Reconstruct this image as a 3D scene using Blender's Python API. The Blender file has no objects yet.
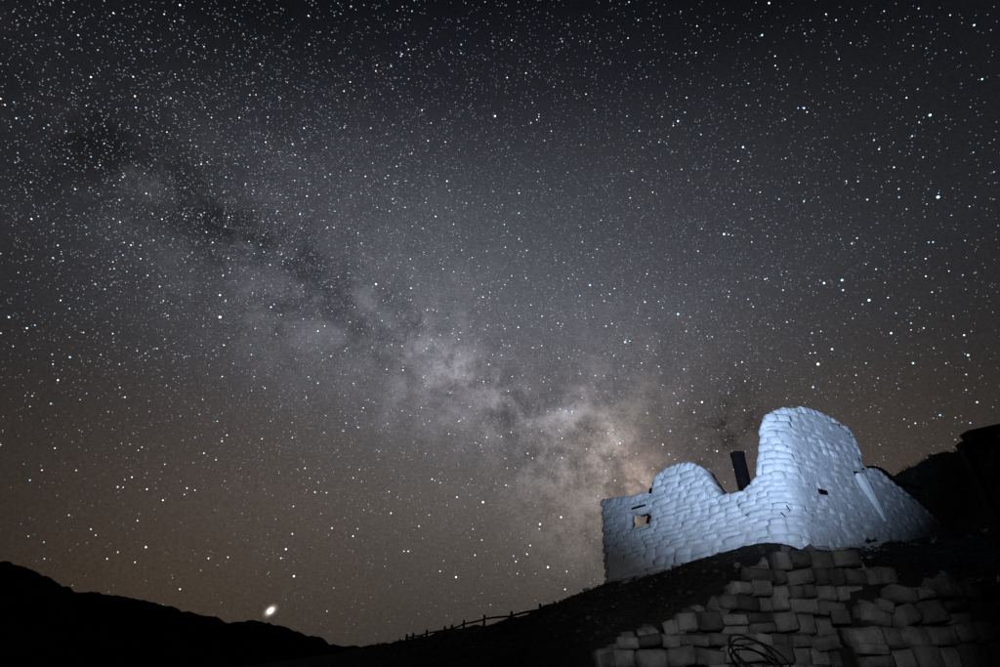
import bpy, bmesh, math, random
import numpy as np
from mathutils import Vector, Matrix

random.seed(7)
rng = np.random.default_rng(7)
R = math.radians
scene = bpy.context.scene
col = scene.collection

# ------------------------------------------------------------------ camera
F = 555.0                       # focal length in pixels of the 1000 px wide photograph
PITCH = R(32.0)
CAMZ = 1.6
CP, SP = math.cos(PITCH), math.sin(PITCH)
cam_d = bpy.data.cameras.new('camera')
cam_d.sensor_width = 36.0
cam_d.lens = F * 36.0 / 1000.0
cam_d.clip_start = 0.05
cam_d.clip_end = 20000.0
cam = bpy.data.objects.new('camera', cam_d)
col.objects.link(cam)
cam.location = (0, 0, CAMZ)
cam.rotation_euler = (R(90) + PITCH, 0, 0)
scene.camera = cam


def ray(px, py):
    """world direction seen at a point of the photograph (used to survey the place)"""
    x = (px - 500.0) / F
    v = (333.5 - py) / F
    return Vector((x, CP - v * SP, SP + v * CP))


def at_y(px, py, y):
    d = ray(px, py)
    return Vector((0, 0, CAMZ)) + d * (y / d.y)


def srgb(r, g, b):
    f = lambda c: ((c / 255.0 + 0.055) / 1.055) ** 2.4 if c > 10 else c / 255.0 / 12.92
    return (f(r), f(g), f(b), 1.0)


# ------------------------------------------------------------------ world: a moonless night sky
world = bpy.data.worlds.new('World')
scene.world = world
world.use_nodes = True
wt = world.node_tree
wt.nodes.clear()


class NG:
    """tiny helper to write node graphs as expressions"""
    def __init__(self, tree):
        self.t = tree

    def _in(self, node, idx, val):
        if isinstance(val, bpy.types.NodeSocket):
            self.t.links.new(val, node.inputs[idx])
        elif val is not None:
            node.inputs[idx].default_value = val

    def math(self, op, a, b=None, c=None, clamp=False):
        n = self.t.nodes.new('ShaderNodeMath')
        n.operation = op
        n.use_clamp = clamp
        self._in(n, 0, a)
        self._in(n, 1, b)
        if c is not None:
            self._in(n, 2, c)
        return n.outputs[0]

    def dot(self, a, vec):
        n = self.t.nodes.new('ShaderNodeVectorMath')
        n.operation = 'DOT_PRODUCT'
        self._in(n, 0, a)
        self._in(n, 1, tuple(vec))
        return n.outputs['Value']

    def vmath(self, op, a, b=None, scale=None):
        n = self.t.nodes.new('ShaderNodeVectorMath')
        n.operation = op
        self._in(n, 0, a)
        if b is not None:
            self._in(n, 1, b)
        if scale is not None:
            self._in(n, 3, scale)
        return n.outputs[0]

    def noise(self, vec, scale, detail=5, rough=0.55, dist=0.0, lac=2.0):
        n = self.t.nodes.new('ShaderNodeTexNoise')
        self._in(n, 'Vector', vec)
        n.inputs['Scale'].default_value = scale
        n.inputs['Detail'].default_value = detail
        n.inputs['Roughness'].default_value = rough
        n.inputs['Distortion'].default_value = dist
        n.inputs['Lacunarity'].default_value = lac
        return n.outputs[0]

    def smooth(self, x, lo, hi, out0=0.0, out1=1.0):
        n = self.t.nodes.new('ShaderNodeMapRange')
        n.interpolation_type = 'SMOOTHSTEP'
        self._in(n, 0, x)
        n.inputs[1].default_value = lo
        n.inputs[2].default_value = hi
        n.inputs[3].default_value = out0
        n.inputs[4].default_value = out1
        return n.outputs[0]

    def ramp(self, x, stops):
        n = self.t.nodes.new('ShaderNodeValToRGB')
        e = n.color_ramp.elements
        while len(e) < len(stops):
            e.new(0.5)
        for el, (p, c) in zip(e, stops):
            el.position = p
            el.color = c
        self._in(n, 0, x)
        return n.outputs[0]

    def gauss_dir(self, vec, d, rad):
        """soft spot of angular radius rad (radians) round direction d"""
        k = 2.0 / (rad * rad)
        a = self.dot(vec, d)
        return self.math('EXPONENT', self.math('MULTIPLY_ADD', a, k, -k))

    def rgb(self, fac, colour):
        return self.vmath('SCALE', colour, None, fac)


g = NG(wt)
tc = wt.nodes.new('ShaderNodeTexCoord')
D = g.vmath('NORMALIZE', tc.outputs['Generated'])
sep = wt.nodes.new('ShaderNodeSeparateXYZ')
wt.links.new(D, sep.inputs[0])
X, Y, Z = sep.outputs
# airglow: brightest low down towards the galactic centre, dark overhead
base = g.ramp(Z, [(0.0, srgb(54, 51, 48)), (0.10, srgb(69, 64, 59)), (0.25, srgb(87, 82, 78)), (0.40, srgb(88, 86, 88)),
                  (0.55, srgb(88, 90, 97)), (0.70, srgb(70, 72, 79)), (0.82, srgb(36, 38, 44)), (0.90, srgb(12, 13, 18)), (1.0, srgb(8, 9, 12))])
hyp = g.math('SQRT', g.math('MAXIMUM', g.math('SUBTRACT', 1.0, g.math('MULTIPLY', Z, Z)), 1e-4))
caz = g.math('DIVIDE', Y, hyp)
az = g.math('ARCCOSINE', g.math('MINIMUM', g.math('MAXIMUM', caz, -1.0), 1.0))
az2 = g.math('MULTIPLY', az, az)
azf = g.math('MULTIPLY_ADD', g.math('EXPONENT', g.math('MULTIPLY', az2, -1.0 / R(37) ** 2)), 0.94, 0.06)
# the band of the Milky Way follows a great circle
dA, dB = ray(0, 85).normalized(), ray(640, 478).normalized()
BN = dA.cross(dB).normalized()
core = ray(650, 485).normalized()
warp = g.noise(D, 3.0, 3)
b0 = g.dot(D, BN)
b = g.math('ADD', b0, g.math('MULTIPLY_ADD', warp, 0.16, -0.08))
s = g.dot(D, core)
n1 = g.noise(D, 9.0, 10, 0.62, 0.0)
n2 = g.noise(g.vmath('ADD', D, (3.1, 1.7, 0.4)), 21.0, 11, 0.70, 0.0)
n3 = g.noise(g.vmath('ADD', D, (7.7, 2.2, 5.4)), 260.0, 4, 0.75)
wide = g.math('EXPONENT', g.math('MULTIPLY', g.math('MULTIPLY', b, b), -1.0 / 0.20 ** 2))
narrow = g.math('EXPONENT', g.math('MULTIPLY', g.math('MULTIPLY', b, b), -1.0 / 0.12 ** 2))
along = g.smooth(s, 0.35, 1.0, 0.22, 1.0)
cl1 = g.smooth(n1, 0.40, 0.62)
cl2 = g.smooth(n2, 0.38, 0.64)
clouds = g.math('MULTIPLY_ADD', g.math('MULTIPLY', cl1, cl2), 1.5, 0.15)
mw = g.math('ADD', g.math('MULTIPLY', wide, 0.030), g.math('MULTIPLY', g.math('MULTIPLY', narrow, clouds), 0.085))
mw = g.math('MULTIPLY', mw, along)
glow = g.rgb(mw, srgb(236, 232, 246)[:3])
cloudy = g.math('MULTIPLY_ADD', cl2, 1.1, 0.2)


def spot(px, py, rpx, amp, rgb3, tex=True):
    global glow
    d = ray(px, py)
    rad = rpx / F * (F / (F * d.length)) * 1.05
    f = g.math('MULTIPLY', g.gauss_dir(D, d.normalized(), rad), amp * 1.25)
    if tex:
        f = g.math('MULTIPLY', f, cloudy)
    glow = g.vmath('ADD', glow, g.rgb(f, srgb(*rgb3)[:3]))


# star clouds that stand out (their places in the sky)
spot(448, 364, 26, 0.060, (242, 236, 246), False)
spot(452, 362, 34, 0.105, (242, 236, 246))
spot(440, 382, 62, 0.035, (236, 234, 246))
spot(512, 398, 40, 0.060, (244, 236, 240))
spot(545, 410, 55, 0.050, (240, 234, 244))
spot(566, 411, 10, 0.110, (226, 234, 255), False)
spot(600, 440, 50, 0.070, (250, 236, 226))
spot(622, 474, 46, 0.100, (255, 232, 214))
spot(618, 470, 40, 0.075, (255, 226, 206), False)
spot(636, 474, 26, 0.130, (255, 214, 196))
spot(640, 472, 22, 0.050, (255, 206, 190), False)
spot(590, 500, 60, 0.050, (255, 236, 218))
spot(380, 345, 60, 0.028, (232, 232, 246))
spot(270, 290, 60, 0.022, (228, 230, 246))
spot(170, 215, 70, 0.020, (226, 230, 246))
spot(360, 240, 90, 0.020, (222, 230, 250))
spot(620, 360, 70, 0.022, (240, 232, 236))
spot(680, 410, 60, 0.024, (255, 222, 200))
spot(760, 445, 40, 0.010, (255, 214, 170))

spot(120, 610, 190, 0.022, (255, 190, 120), False)
spot(880, 470, 120, 0.016, (255, 200, 130), False)

# dark dust lanes
dust = g.smooth(g.noise(g.vmath('ADD', D, (1.3, 8.2, 2.4)), 10.0, 9, 0.64, 0.0), 0.42, 0.60)
lane = g.math('EXPONENT', g.math('MULTIPLY', g.math('POWER', g.math('ADD', b, -0.015), 2.0), -1.0 / 0.075 ** 2))
rift = g.math('MULTIPLY', g.math('MULTIPLY', dust, lane), 0.45)
for (px, py, rp, am) in ((240, 222, 50, 0.26), (95, 130, 75, 0.2), (330, 262, 70, 0.25), (30, 110, 70, 0.14), (480, 345, 34, 0.35), (530, 345, 40, 0.26),
                         (705, 440, 45, 0.46), (740, 412, 40, 0.36), (560, 378, 20, 0.22), (655, 432, 20, 0.25)):
    d = ray(px, py)
    rift = g.math('ADD', rift, g.math('MULTIPLY', g.math('MULTIPLY', g.gauss_dir(D, d.normalized(), rp / F / d.length), am), cloudy))
trans = g.math('SUBTRACT', 1.0, g.math('MINIMUM', rift, 0.8))
sky_c = g.vmath('SCALE', base, None, azf)
azg = g.math('MULTIPLY_ADD', azf, 0.55, 0.45)
sky_c = g.vmath('ADD', sky_c, g.vmath('SCALE', glow, None, azg))
sky_c = g.vmath('SCALE', sky_c, None, trans)
# unresolved faint stars give the sky its grain
grain = g.math('MULTIPLY_ADD', n3, 1.3, 0.35)
sky_c = g.vmath('SCALE', sky_c, None, grain)
bg = wt.nodes.new('ShaderNodeBackground')
bg.inputs['Strength'].default_value = 1.0
wt.links.new(sky_c, bg.inputs['Color'])
wo = wt.nodes.new('ShaderNodeOutputWorld')
wt.links.new(bg.outputs[0], wo.inputs['Surface'])

# ------------------------------------------------------------------ light: a bluish torch shone on the ruin
def torch(name, loc, target, power, colour, half_deg, blend, radius):
    l = bpy.data.lights.new(name, 'SPOT')
    l.energy = power
    l.color = colour
    l.spot_size = R(half_deg * 2)
    l.spot_blend = blend
    l.shadow_soft_size = radius
    o = bpy.data.objects.new(name, l)
    col.objects.link(o)
    o.location = loc
    o.rotation_euler = (Vector(target) - Vector(loc)).to_track_quat('-Z', 'Y').to_euler()
    return o


TORCH = (0.5, 0.5, 2.8)
torch('torch_beam', TORCH, at_y(722, 391, 9.0), 7000, (0.49, 0.68, 1.0), 19.8, 1.0, 0.12)
torch('torch_spill', TORCH, at_y(722, 606, 8.0), 330, (0.95, 0.97, 1.0), 21, 1.0, 0.03)

scene.view_settings.view_transform = 'Standard'
scene.view_settings.look = 'None'
scene.view_settings.exposure = 0.0
scene.view_settings.gamma = 1.0
scene.view_settings.use_curve_mapping = False
scene.render.engine = 'CYCLES'
scene.cycles.use_denoising = False
scene.cycles.max_bounces = 4
scene.cycles.sample_clamp_indirect = 2.0

# ------------------------------------------------------------------ helpers
def tag(o, label=None, cat=None, group=None, kind=None):
    if label: o['label'] = label
    if cat: o['category'] = cat
    if group: o['group'] = group
    if kind: o['kind'] = kind
    return o


def link(name, mesh, parent=None, mat=None):
    o = bpy.data.objects.new(name, mesh)
    col.objects.link(o)
    if parent is not None:
        o.parent = parent
    if mat is not None and mesh is not None and not mesh.materials:
        mesh.materials.append(mat)
    return o


def empty(name, loc=(0, 0, 0)):
    o = bpy.data.objects.new(name, None)
    col.objects.link(o)
    o.location = loc
    o.empty_display_size = 0.2
    return o


def bm_mesh(name, bm, smooth=False):
    me = bpy.data.meshes.new(name)
    bmesh.ops.recalc_face_normals(bm, faces=bm.faces)
    bm.to_mesh(me)
    bm.free()
    if smooth:
        me.polygons.foreach_set('use_smooth', [True] * len(me.polygons))
    return me


def np_mesh(name, verts, faces, smooth=False):
    me = bpy.data.meshes.new(name)
    me.from_pydata([tuple(v) for v in verts], [], [tuple(int(i) for i in f) for f in faces])
    if smooth:
        me.polygons.foreach_set('use_smooth', [True] * len(me.polygons))
    me.update()
    return me


def material(name, c1, c2, scale=3.0, rough=0.9, bump=0.3, bump_scale=20.0, bump_dist=0.02, per_object=0.0, detail=6, stain=None, spec=0.2):
    m = bpy.data.materials.new(name)
    m.use_nodes = True
    t = m.node_tree
    h = NG(t)
    bs = t.nodes['Principled BSDF']
    tcn = t.nodes.new('ShaderNodeTexCoord')
    geo = t.nodes.new('ShaderNodeNewGeometry')
    P = geo.outputs['Position']
    f = h.smooth(h.noise(P, scale, detail, 0.6), 0.3, 0.7)
    mix = t.nodes.new('ShaderNodeMix')
    mix.data_type = 'RGBA'
    t.links.new(f, mix.inputs[0])
    mix.inputs[6].default_value = (*c1, 1)
    mix.inputs[7].default_value = (*c2, 1)
    c = mix.outputs[2]
    if stain:
        sc, lo, hi, sr = stain
        sf = h.smooth(h.noise(h.vmath('ADD', P, (4.2, 1.1, 9.0)), sc, 7, 0.65), lo, hi)
        mx = t.nodes.new('ShaderNodeMix')
        mx.data_type = 'RGBA'
        t.links.new(sf, mx.inputs[0])
        t.links.new(c, mx.inputs[6])
        mx.inputs[7].default_value = (*sr, 1)
        c = mx.outputs[2]
    if per_object > 0:
        oi = t.nodes.new('ShaderNodeObjectInfo')
        c = h.vmath('SCALE', c, None, h.math('MULTIPLY_ADD', oi.outputs['Random'], per_object, 1.0 - per_object * 0.5))
    t.links.new(c, bs.inputs['Base Color'])
    bs.inputs['Roughness'].default_value = rough
    bs.inputs['Specular IOR Level'].default_value = spec
    if bump > 0:
        bn = t.nodes.new('ShaderNodeBump')
        bn.inputs['Strength'].default_value = bump
        bn.inputs['Distance'].default_value = bump_dist
        hh = h.noise(P, bump_scale, 7, 0.62)
        t.links.new(hh, bn.inputs['Height'])
        t.links.new(bn.outputs[0], bs.inputs['Normal'])
    return m


M_WHITE = material('whitewashed_stone', (0.60, 0.62, 0.64), (0.76, 0.77, 0.78), 2.2, 0.75, 0.55, 9.0, 0.05, per_object=0.16,
                   stain=(6.0, 0.60, 0.82, (0.42, 0.44, 0.47)))
M_MORTAR = material('whitewashed_mortar', (0.52, 0.54, 0.56), (0.68, 0.69, 0.71), 2.5, 0.85, 0.6, 11.0, 0.05)
M_STONE = material('grey_field_stone', (0.10, 0.098, 0.095), (0.28, 0.275, 0.27), 3.2, 0.9, 0.9, 10.0, 0.05, per_object=1.3,
                   stain=(8.0, 0.60, 0.75, (0.42, 0.41, 0.40)))
M_JOINT = material('dark_earth_joint', (0.025, 0.022, 0.02), (0.05, 0.045, 0.04), 8.0, 1.0, 0.5, 30.0)
M_DIRT = material('dark_desert_soil', (0.026, 0.024, 0.022), (0.055, 0.05, 0.046), 1.3, 1.0, 0.8, 6.0, 0.12, spec=0.05,
                  stain=(14.0, 0.64, 0.78, (0.09, 0.085, 0.08)))
M_HILL = material('far_hill_rock', (0.012, 0.011, 0.010), (0.022, 0.020, 0.018), 0.01, 1.0, 0.0, spec=0.0)
M_ROCK = material('loose_rock', (0.07, 0.068, 0.066), (0.15, 0.145, 0.14), 6.0, 0.95, 0.4, 30.0, per_object=0.6)
M_RUBBLE = material('pale_rubble', (0.20, 0.195, 0.19), (0.42, 0.41, 0.40), 5.0, 1.0, 0.4, 30.0)
M_SCRUB = material('dry_scrub', (0.035, 0.032, 0.024), (0.07, 0.062, 0.045), 5.0, 1.0, 0.0)
M_GRAVEL = material('dark_gravel', (0.05, 0.047, 0.044), (0.12, 0.115, 0.11), 9.0, 1.0, 0.0)
M_IRON_SHADE = material('blackened_iron_and_shade', (0.005, 0.004, 0.005), (0.011, 0.008, 0.010), 9.0, 0.9, 0.25, 40.0, 0.004, spec=0.05)  # also colours the boxes that imitate dark holes and slots in the wall
M_TIMBER = material('dark_weathered_timber', (0.012, 0.011, 0.011), (0.03, 0.028, 0.027), 5.0, 0.95, 0.5, 25.0, 0.01, spec=0.1)
M_PALEWOOD = material('pale_limewashed_wood', (0.66, 0.68, 0.70), (0.80, 0.81, 0.82), 7.0, 0.7, 0.4, 22.0, 0.01)
M_RUBBER = material('black_rubber_hose', (0.006, 0.006, 0.006), (0.012, 0.012, 0.012), 9.0, 0.6, 0.0, spec=0.3)


# ------------------------------------------------------------------ terrain
z_at = lambda px, py, y: tuple(at_y(px, py, y))
CTRL = [
    # level stand of the camera and the low ground to the left
    (0, 0, 0), (-3, 0, 0), (3, -1, 0.1), (0, 3, 0.3), (-4, 4, 0.3), (-8, 8, 0.6), (0, -6, 0), (-10, 0, 0), (8, -4, 0.6), (-20, 20, 1.0),
    (-30, 40, 1.4), (-15, -20, 0), (15, -20, 1), (3, 3, 0.6), (6, 2, 1.1), (9, 3, 1.7),
    # foot of the retaining walls
    (1.0, 5.6, 0.9), (2.5, 5.6, 1.0), (4.0, 5.4, 1.1), (5.5, 5.2, 1.3), (7.5, 5.2, 1.7),
    # dirt slope between the walls and the ruin
    (0.2, 6.9, 1.55), z_at(640, 640, 7.2), z_at(690, 616, 7.25), z_at(735, 590, 7.3), z_at(790, 562, 7.35), z_at(850, 566, 7.4), z_at(895, 585, 7.4),
    z_at(605, 586, 12.2), z_at(640, 579, 11.5), z_at(690, 572, 10.7), z_at(740, 564, 9.8), z_at(795, 549, 8.9), z_at(850, 547, 9.6), z_at(900, 547, 10.3), z_at(955, 547, 11.2),
    # inside and behind the ruin
    (5.0, 11.5, 3.25), (4.0, 13.0, 3.2), (7.5, 12.5, 3.9), (3.0, 16, 3.2),
    # right: ground behind the second wall, hillside
    z_at(965, 590, 6.7), z_at(1000, 588, 6.7), z_at(905, 598, 6.7), (8.5, 9.3, 3.7), (9.5, 10.5, 4.4), (7.0, 6.9, 2.7), (12, 9, 5.2),
    z_at(905, 470, 15.0), z_at(930, 460, 15.5), z_at(960, 453, 15.5), z_at(1000, 447, 15.0), (18, 15, 8.6), (12, 17.5, 6.6), (20, 25, 9), (10, 25, 4.5),
    # crest that carries the fence
    z_at(598, 598, 14.0), z_at(580, 604, 17.0), z_at(560, 610, 20.0), z_at(520, 619, 27.0), z_at(480, 625, 33.0), z_at(440, 637, 39.0), z_at(405, 646, 43.0), z_at(360, 655, 48.0),
    (2.0, 18, 2.4), (4.0, 24, 2.4), (5.0, 32, 2.4), (2.0, 42, 2.4), (-6, 52, 2.6), (12, 45, 3), (-1.5, 10, 1.5), (-3, 18, 1.7), (-6, 28, 2.0), (-12, 36, 2.2),
    (30, 40, 8), (40, 10, 14), (40, -20, 5), (-50, 0, 1), (-60, 60, 2.5), (0, 80, 3), (60, 70, 8), (0, -60, 0), (-70, -50, 0), (70, -60, 4),
]
cp = np.array(CTRL, float)
C0 = 0.6


def phi(a, bb):
    d2 = ((a[:, None, :] - bb[None, :, :]) ** 2).sum(2)
    return np.sqrt(d2 + C0 * C0)


n = len(cp)
A = np.zeros((n + 3, n + 3))
A[:n, :n] = phi(cp[:, :2], cp[:, :2]) - 0.0 * np.eye(n)
A[:n, n] = 1
A[:n, n + 1:] = cp[:, :2]
A[n:, :n] = A[:n, n:].T
W = np.linalg.solve(A, np.concatenate([cp[:, 2], np.zeros(3)]))


def vnoise(x, y, seed):
    """smooth value noise"""
    xi, yi = np.floor(x).astype(int), np.floor(y).astype(int)
    fx, fy = x - xi, y - yi
    fx, fy = fx * fx * (3 - 2 * fx), fy * fy * (3 - 2 * fy)
    hsh = lambda i, j: ((np.sin(i * 127.1 + j * 311.7 + seed * 74.7) * 43758.5453) % 1.0)
    return (hsh(xi, yi) * (1 - fx) + hsh(xi + 1, yi) * fx) * (1 - fy) + (hsh(xi, yi + 1) * (1 - fx) + hsh(xi + 1, yi + 1) * fx) * fy


def fbm(x, y, seed, octs=4):
    t, a = np.zeros_like(x), 0.5
    for k in range(octs):
        t += a * (vnoise(x * 2 ** k, y * 2 ** k, seed + k) - 0.5)
        a *= 0.5
    return t


def ground_z(x, y):
    x, y = np.atleast_1d(np.asarray(x, float)), np.atleast_1d(np.asarray(y, float))
    out = np.zeros(len(x))
    for i in range(0, len(x), 4000):
        p = np.stack([x[i:i + 4000], y[i:i + 4000]], 1)
        out[i:i + 4000] = phi(p, cp[:, :2]) @ W[:n] + W[n] + p @ W[n + 1:]
    r = np.hypot(x, y)
    k = np.clip((r - 70) / 120, 0, 1)
    k = k * k * (3 - 2 * k)
    out = out * (1 - k) + 1.2 * k
    # the ground is cut away in front of the retaining walls
    yw = 6.8 - 0.45 * np.clip((x - 3.75) / 0.3, 0, 1)
    lim = 0.9 + 0.12 * np.clip(x - 3, 0, 6) + 9.0 * np.clip((y - yw - 0.12) / 0.5, 0, 1)
    lim += 9.0 * np.clip((0.75 - x) / 0.5, 0, 1) + 9.0 * np.clip((x - 9.5) / 2, 0, 1)
    out = np.minimum(out, lim)
    amp = np.clip((r - 3) / 6, 0, 1) * np.where((y < yw + .2) & (x > .7), .3, 1.0)
    out += amp * (0.26 * fbm(x * 1.1, y * 1.1, 3) + 0.20 * fbm(x * 3.1, y * 3.1, 11, 3))
    return out


def graded(lo, hi, fine_lo, fine_hi, step, growth=1.16):
    a = list(np.arange(fine_lo, fine_hi + 1e-6, step))
    st, v = step, fine_hi
    while v < hi:
        st *= growth
        v += st
        a.append(min(v, hi))
    st, v, left = step, fine_lo, []
    while v > lo:
        st *= growth
        v -= st
        left.append(max(v, lo))
    return np.array(left[::-1] + a)


gx = graded(-4500, 4500, -4.0, 13.0, 0.12)
gy = graded(-4500, 4500, 4.5, 19.0, 0.12)
GX, GY = np.meshgrid(gx, gy)
GZ = ground_z(GX.ravel(), GY.ravel())
nx, ny = len(gx), len(gy)
me = bpy.data.meshes.new('ground')
me.vertices.add(nx * ny)
me.vertices.foreach_set('co', np.stack([GX.ravel(), GY.ravel(), GZ], 1).astype(np.float32).ravel())
ii, jj = np.meshgrid(np.arange(nx - 1), np.arange(ny - 1))
q = (jj * nx + ii).ravel()
quads = np.stack([q, q + 1, q + nx + 1, q + nx], 1).astype(np.int32)
me.loops.add(quads.size)
me.loops.foreach_set('vertex_index', quads.ravel())
me.polygons.add(len(quads))
me.polygons.foreach_set('loop_start', np.arange(0, quads.size, 4, dtype=np.int32))
me.polygons.foreach_set('use_smooth', np.ones(len(quads), bool))
me.update(calc_edges=True)
tag(link('ground', me, None, M_DIRT), kind='structure')

# far ridge on the left
RIDGE = [(-260, 520), (-180, 545), (-110, 530), (-60, 540), (-25, 556), (0, 561), (20, 566), (32, 572), (45, 577), (60, 584), (75, 591), (88, 591), (95, 592), (112, 594), (125, 597),
         (140, 600), (150, 604), (163, 604), (175, 606), (182, 610), (195, 613), (208, 615), (216, 616), (224, 621), (230, 623), (240, 622), (247, 620), (258, 622), (268, 623),
         (276, 627), (285, 627), (293, 630), (303, 634), (312, 636), (322, 639), (331, 645), (342, 646), (352, 645), (362, 646), (372, 644), (384, 644), (400, 642), (430, 640), (480, 634), (560, 628), (700, 620), (900, 600), (1150, 585)]
rp = []
for i in range(len(RIDGE) - 1):
    (x0, y0), (x1, y1) = RIDGE[i], RIDGE[i + 1]
    m = max(2, int(abs(x1 - x0) / 2.0))
    for k in range(m):
        f = k / m
        rp.append((x0 + (x1 - x0) * f, y0 + (y1 - y0) * f))
rp = np.array(rp)
jag = 4.5 * fbm(rp[:, 0] / 14.0, rp[:, 0] * 0, 5, 4) + 5.0 * fbm(rp[:, 0] / 7.0, rp[:, 0] * 0 + 3, 8, 3)
verts, faces = [], []
prof = [(-0.62, 0.0), (-0.5, 0.14), (-0.38, 0.32), (-0.26, 0.5), (-0.16, 0.68), (-0.07, 0.87), (0.0, 1.0), (0.08, 0.9), (0.2, 0.66), (0.4, 0.3), (0.62, 0.0)]
for i, (px, py) in enumerate(rp):
    dist = 1500 + 220 * math.sin(px / 130.0)
    p = at_y(px, py + jag[i], dist)
    az = Vector((p.x, p.y, 0)).normalized()
    for k, (o, hf) in enumerate(prof):
        q_ = Vector((p.x, p.y, 0)) + az * (o * 900)
        nz = 0 if k == 6 else 26 * float(fbm(np.array([px / 22.0]), np.array([k * 1.7]), 21)[0]) * hf
        verts.append((q_.x, q_.y, -4 + (p.z + 4) * hf + nz))
K = len(prof)
for i in range(len(rp) - 1):
    for k in range(K - 1):
        a = i * K + k
        faces.append((a, a + K, a + K + 1, a + 1))
tag(link('mountain_ridge', np_mesh('mountain_ridge', verts, faces), None, M_HILL), kind='structure')

# ------------------------------------------------------------------ stone shapes
def soft_stone(seed, edge=-0.86, corner=-0.79, jy=0.03, gi=0.52, kc=0.88):
    """weathered wall stone with a flattish face and worn edges, 44 triangles; y = -1 is the face"""
    rr = random.Random(seed)
    bm = bmesh.new()
    g_ = (-1.0, -gi, gi, 1.0)
    fv = {}
    for i, x in enumerate(g_):
        for j, z in enumerate(g_):
            e = (i in (0, 3)) + (j in (0, 3))
            k = (1.0, 0.99, kc)[e]
            y = (-1.0, edge, corner)[e]
            fv[i, j] = bm.verts.new((x * k + rr.uniform(-.1, .1), y + rr.uniform(-jy, jy), z * k + rr.uniform(-.14, .14)))
    for i in range(3):
        for j in range(3):
            bm.faces.new([fv[i, j], fv[i + 1, j], fv[i + 1, j + 1], fv[i, j + 1]])
    ring = [(0, 0), (1, 0), (2, 0), (3, 0), (3, 1), (3, 2), (3, 3), (2, 3), (1, 3), (0, 3), (0, 2), (0, 1)]
    bk = [bm.verts.new((fv[r].co.x * .97, 1.0, fv[r].co.z * .95)) for r in ring]
    for k in range(12):
        bm.faces.new([fv[ring[k]], bk[k], bk[(k + 1) % 12], fv[ring[(k + 1) % 12]]])
    bm.faces.new(bk)
    return bm_mesh('soft_stone', bm, True)


SOFT = [soft_stone(100 + k) for k in range(14)]
HEWN = [soft_stone(200 + k, -0.86, -0.80, 0.07, 0.74, 0.95) for k in range(16)]
for m in SOFT: m.materials.append(M_WHITE)
for m in HEWN: m.materials.append(M_STONE)


def inside(poly, x, y):
    c = False
    j = len(poly) - 1
    for i in range(len(poly)):
        xi, yi = poly[i]
        xj, yj = poly[j]
        if (yi > y) != (yj > y) and x < (xj - xi) * (y - yi) / (yj - yi) + xi:
            c = not c
        j = i
    return c


# ------------------------------------------------------------------ the ruin
Z0 = 3.0                                   # reference height of the wall coordinates
LEAN = Vector((0.235, 0.19, 0.0))           # the battered walls lean back by this much per metre
PL, PC, PR = Vector((2.1, 12.2, 0)), Vector((4.42, 8.9, 0)), Vector((8.8, 11.35, 0))
dL, dR = (PC - PL).normalized(), (PR - PC).normalized()
nL, nR = Vector((-dL.y, dL.x, 0)), Vector((-dR.y, dR.x, 0))     # inward normals (towards the interior, away from the viewer)
if nL.dot(Vector((5, 12, 0)) - PC) < 0: nL = -nL
if nR.dot(Vector((5, 12, 0)) - PC) < 0: nR = -nR
RC = 0.45                                  # corner radius at the reference height
turn = math.acos(dL.dot(dR))
tanl = RC * math.tan(turn / 2)
L1 = (PC - PL).length - tanl
LA = RC * turn
CEN = PC - dL * tanl + nL * RC
SC = L1 + LA / 2                           # s at the middle of the corner


def wall_point(s_, t_, inset=0.0):
    """surface point, tangent and inward normal at s along the wall and height t above Z0"""
    o = inset
    if s_ <= L1:
        p, tg, nn = PL + dL * s_, dL, nL
    elif s_ >= L1 + LA:
        p, tg, nn = PC + dR * (tanl + s_ - L1 - LA), dR, nR
    else:
        a = (s_ - L1) / RC
        rot = Matrix.Rotation(a if dL.cross(dR).z > 0 else -a, 3, 'Z')
        nn, tg = rot @ nL, rot @ dL
        p = CEN - nn * RC
    return p + nn * o + LEAN * t_ + Vector((0, 0, Z0 + t_)), tg, nn


def project(p):
    q_ = p - Vector((0, 0, CAMZ))
    dep = q_.y * CP + q_.z * SP
    return 500 + F * q_.x / dep, 333.5 - F * (q_.z * CP - q_.y * SP) / dep


def survey(px, py, side):
    """(s, t) of the wall point seen at a point of the photograph"""
    d = ray(px, py)
    dd, nn = (dL, nL) if side == 'L' else (dR, nR)
    bt = LEAN.dot(nn)
    k = (PC.dot(nn) + bt * (CAMZ - Z0)) / (d.dot(nn) - bt * d.z)
    p = Vector((0, 0, CAMZ)) + d * k
    a = (Vector((p.x, p.y, 0)) - PC).dot(dd)
    s_ = min(L1 + tanl + a, SC) if side == 'L' else max(L1 + LA + a - tanl, SC)
    t_ = p.z - Z0
    for _ in range(12):                 # refine on the true surface with its rounded corner
        x0, y0 = project(wall_point(s_, t_)[0])
        x1, y1 = project(wall_point(s_ + .01, t_)[0])
        x2, y2 = project(wall_point(s_, t_ + .01)[0])
        J = np.array([[x1 - x0, x2 - x0], [y1 - y0, y2 - y0]]) / .01
        st = np.linalg.lstsq(J.T @ J + 20 * np.eye(2), J.T @ np.array([px - x0, py - y0]), rcond=None)[0]
        s_ += float(np.clip(st[0], -.2, .2))
        t_ += float(np.clip(st[1], -.2, .2))
    return s_, t_


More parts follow.
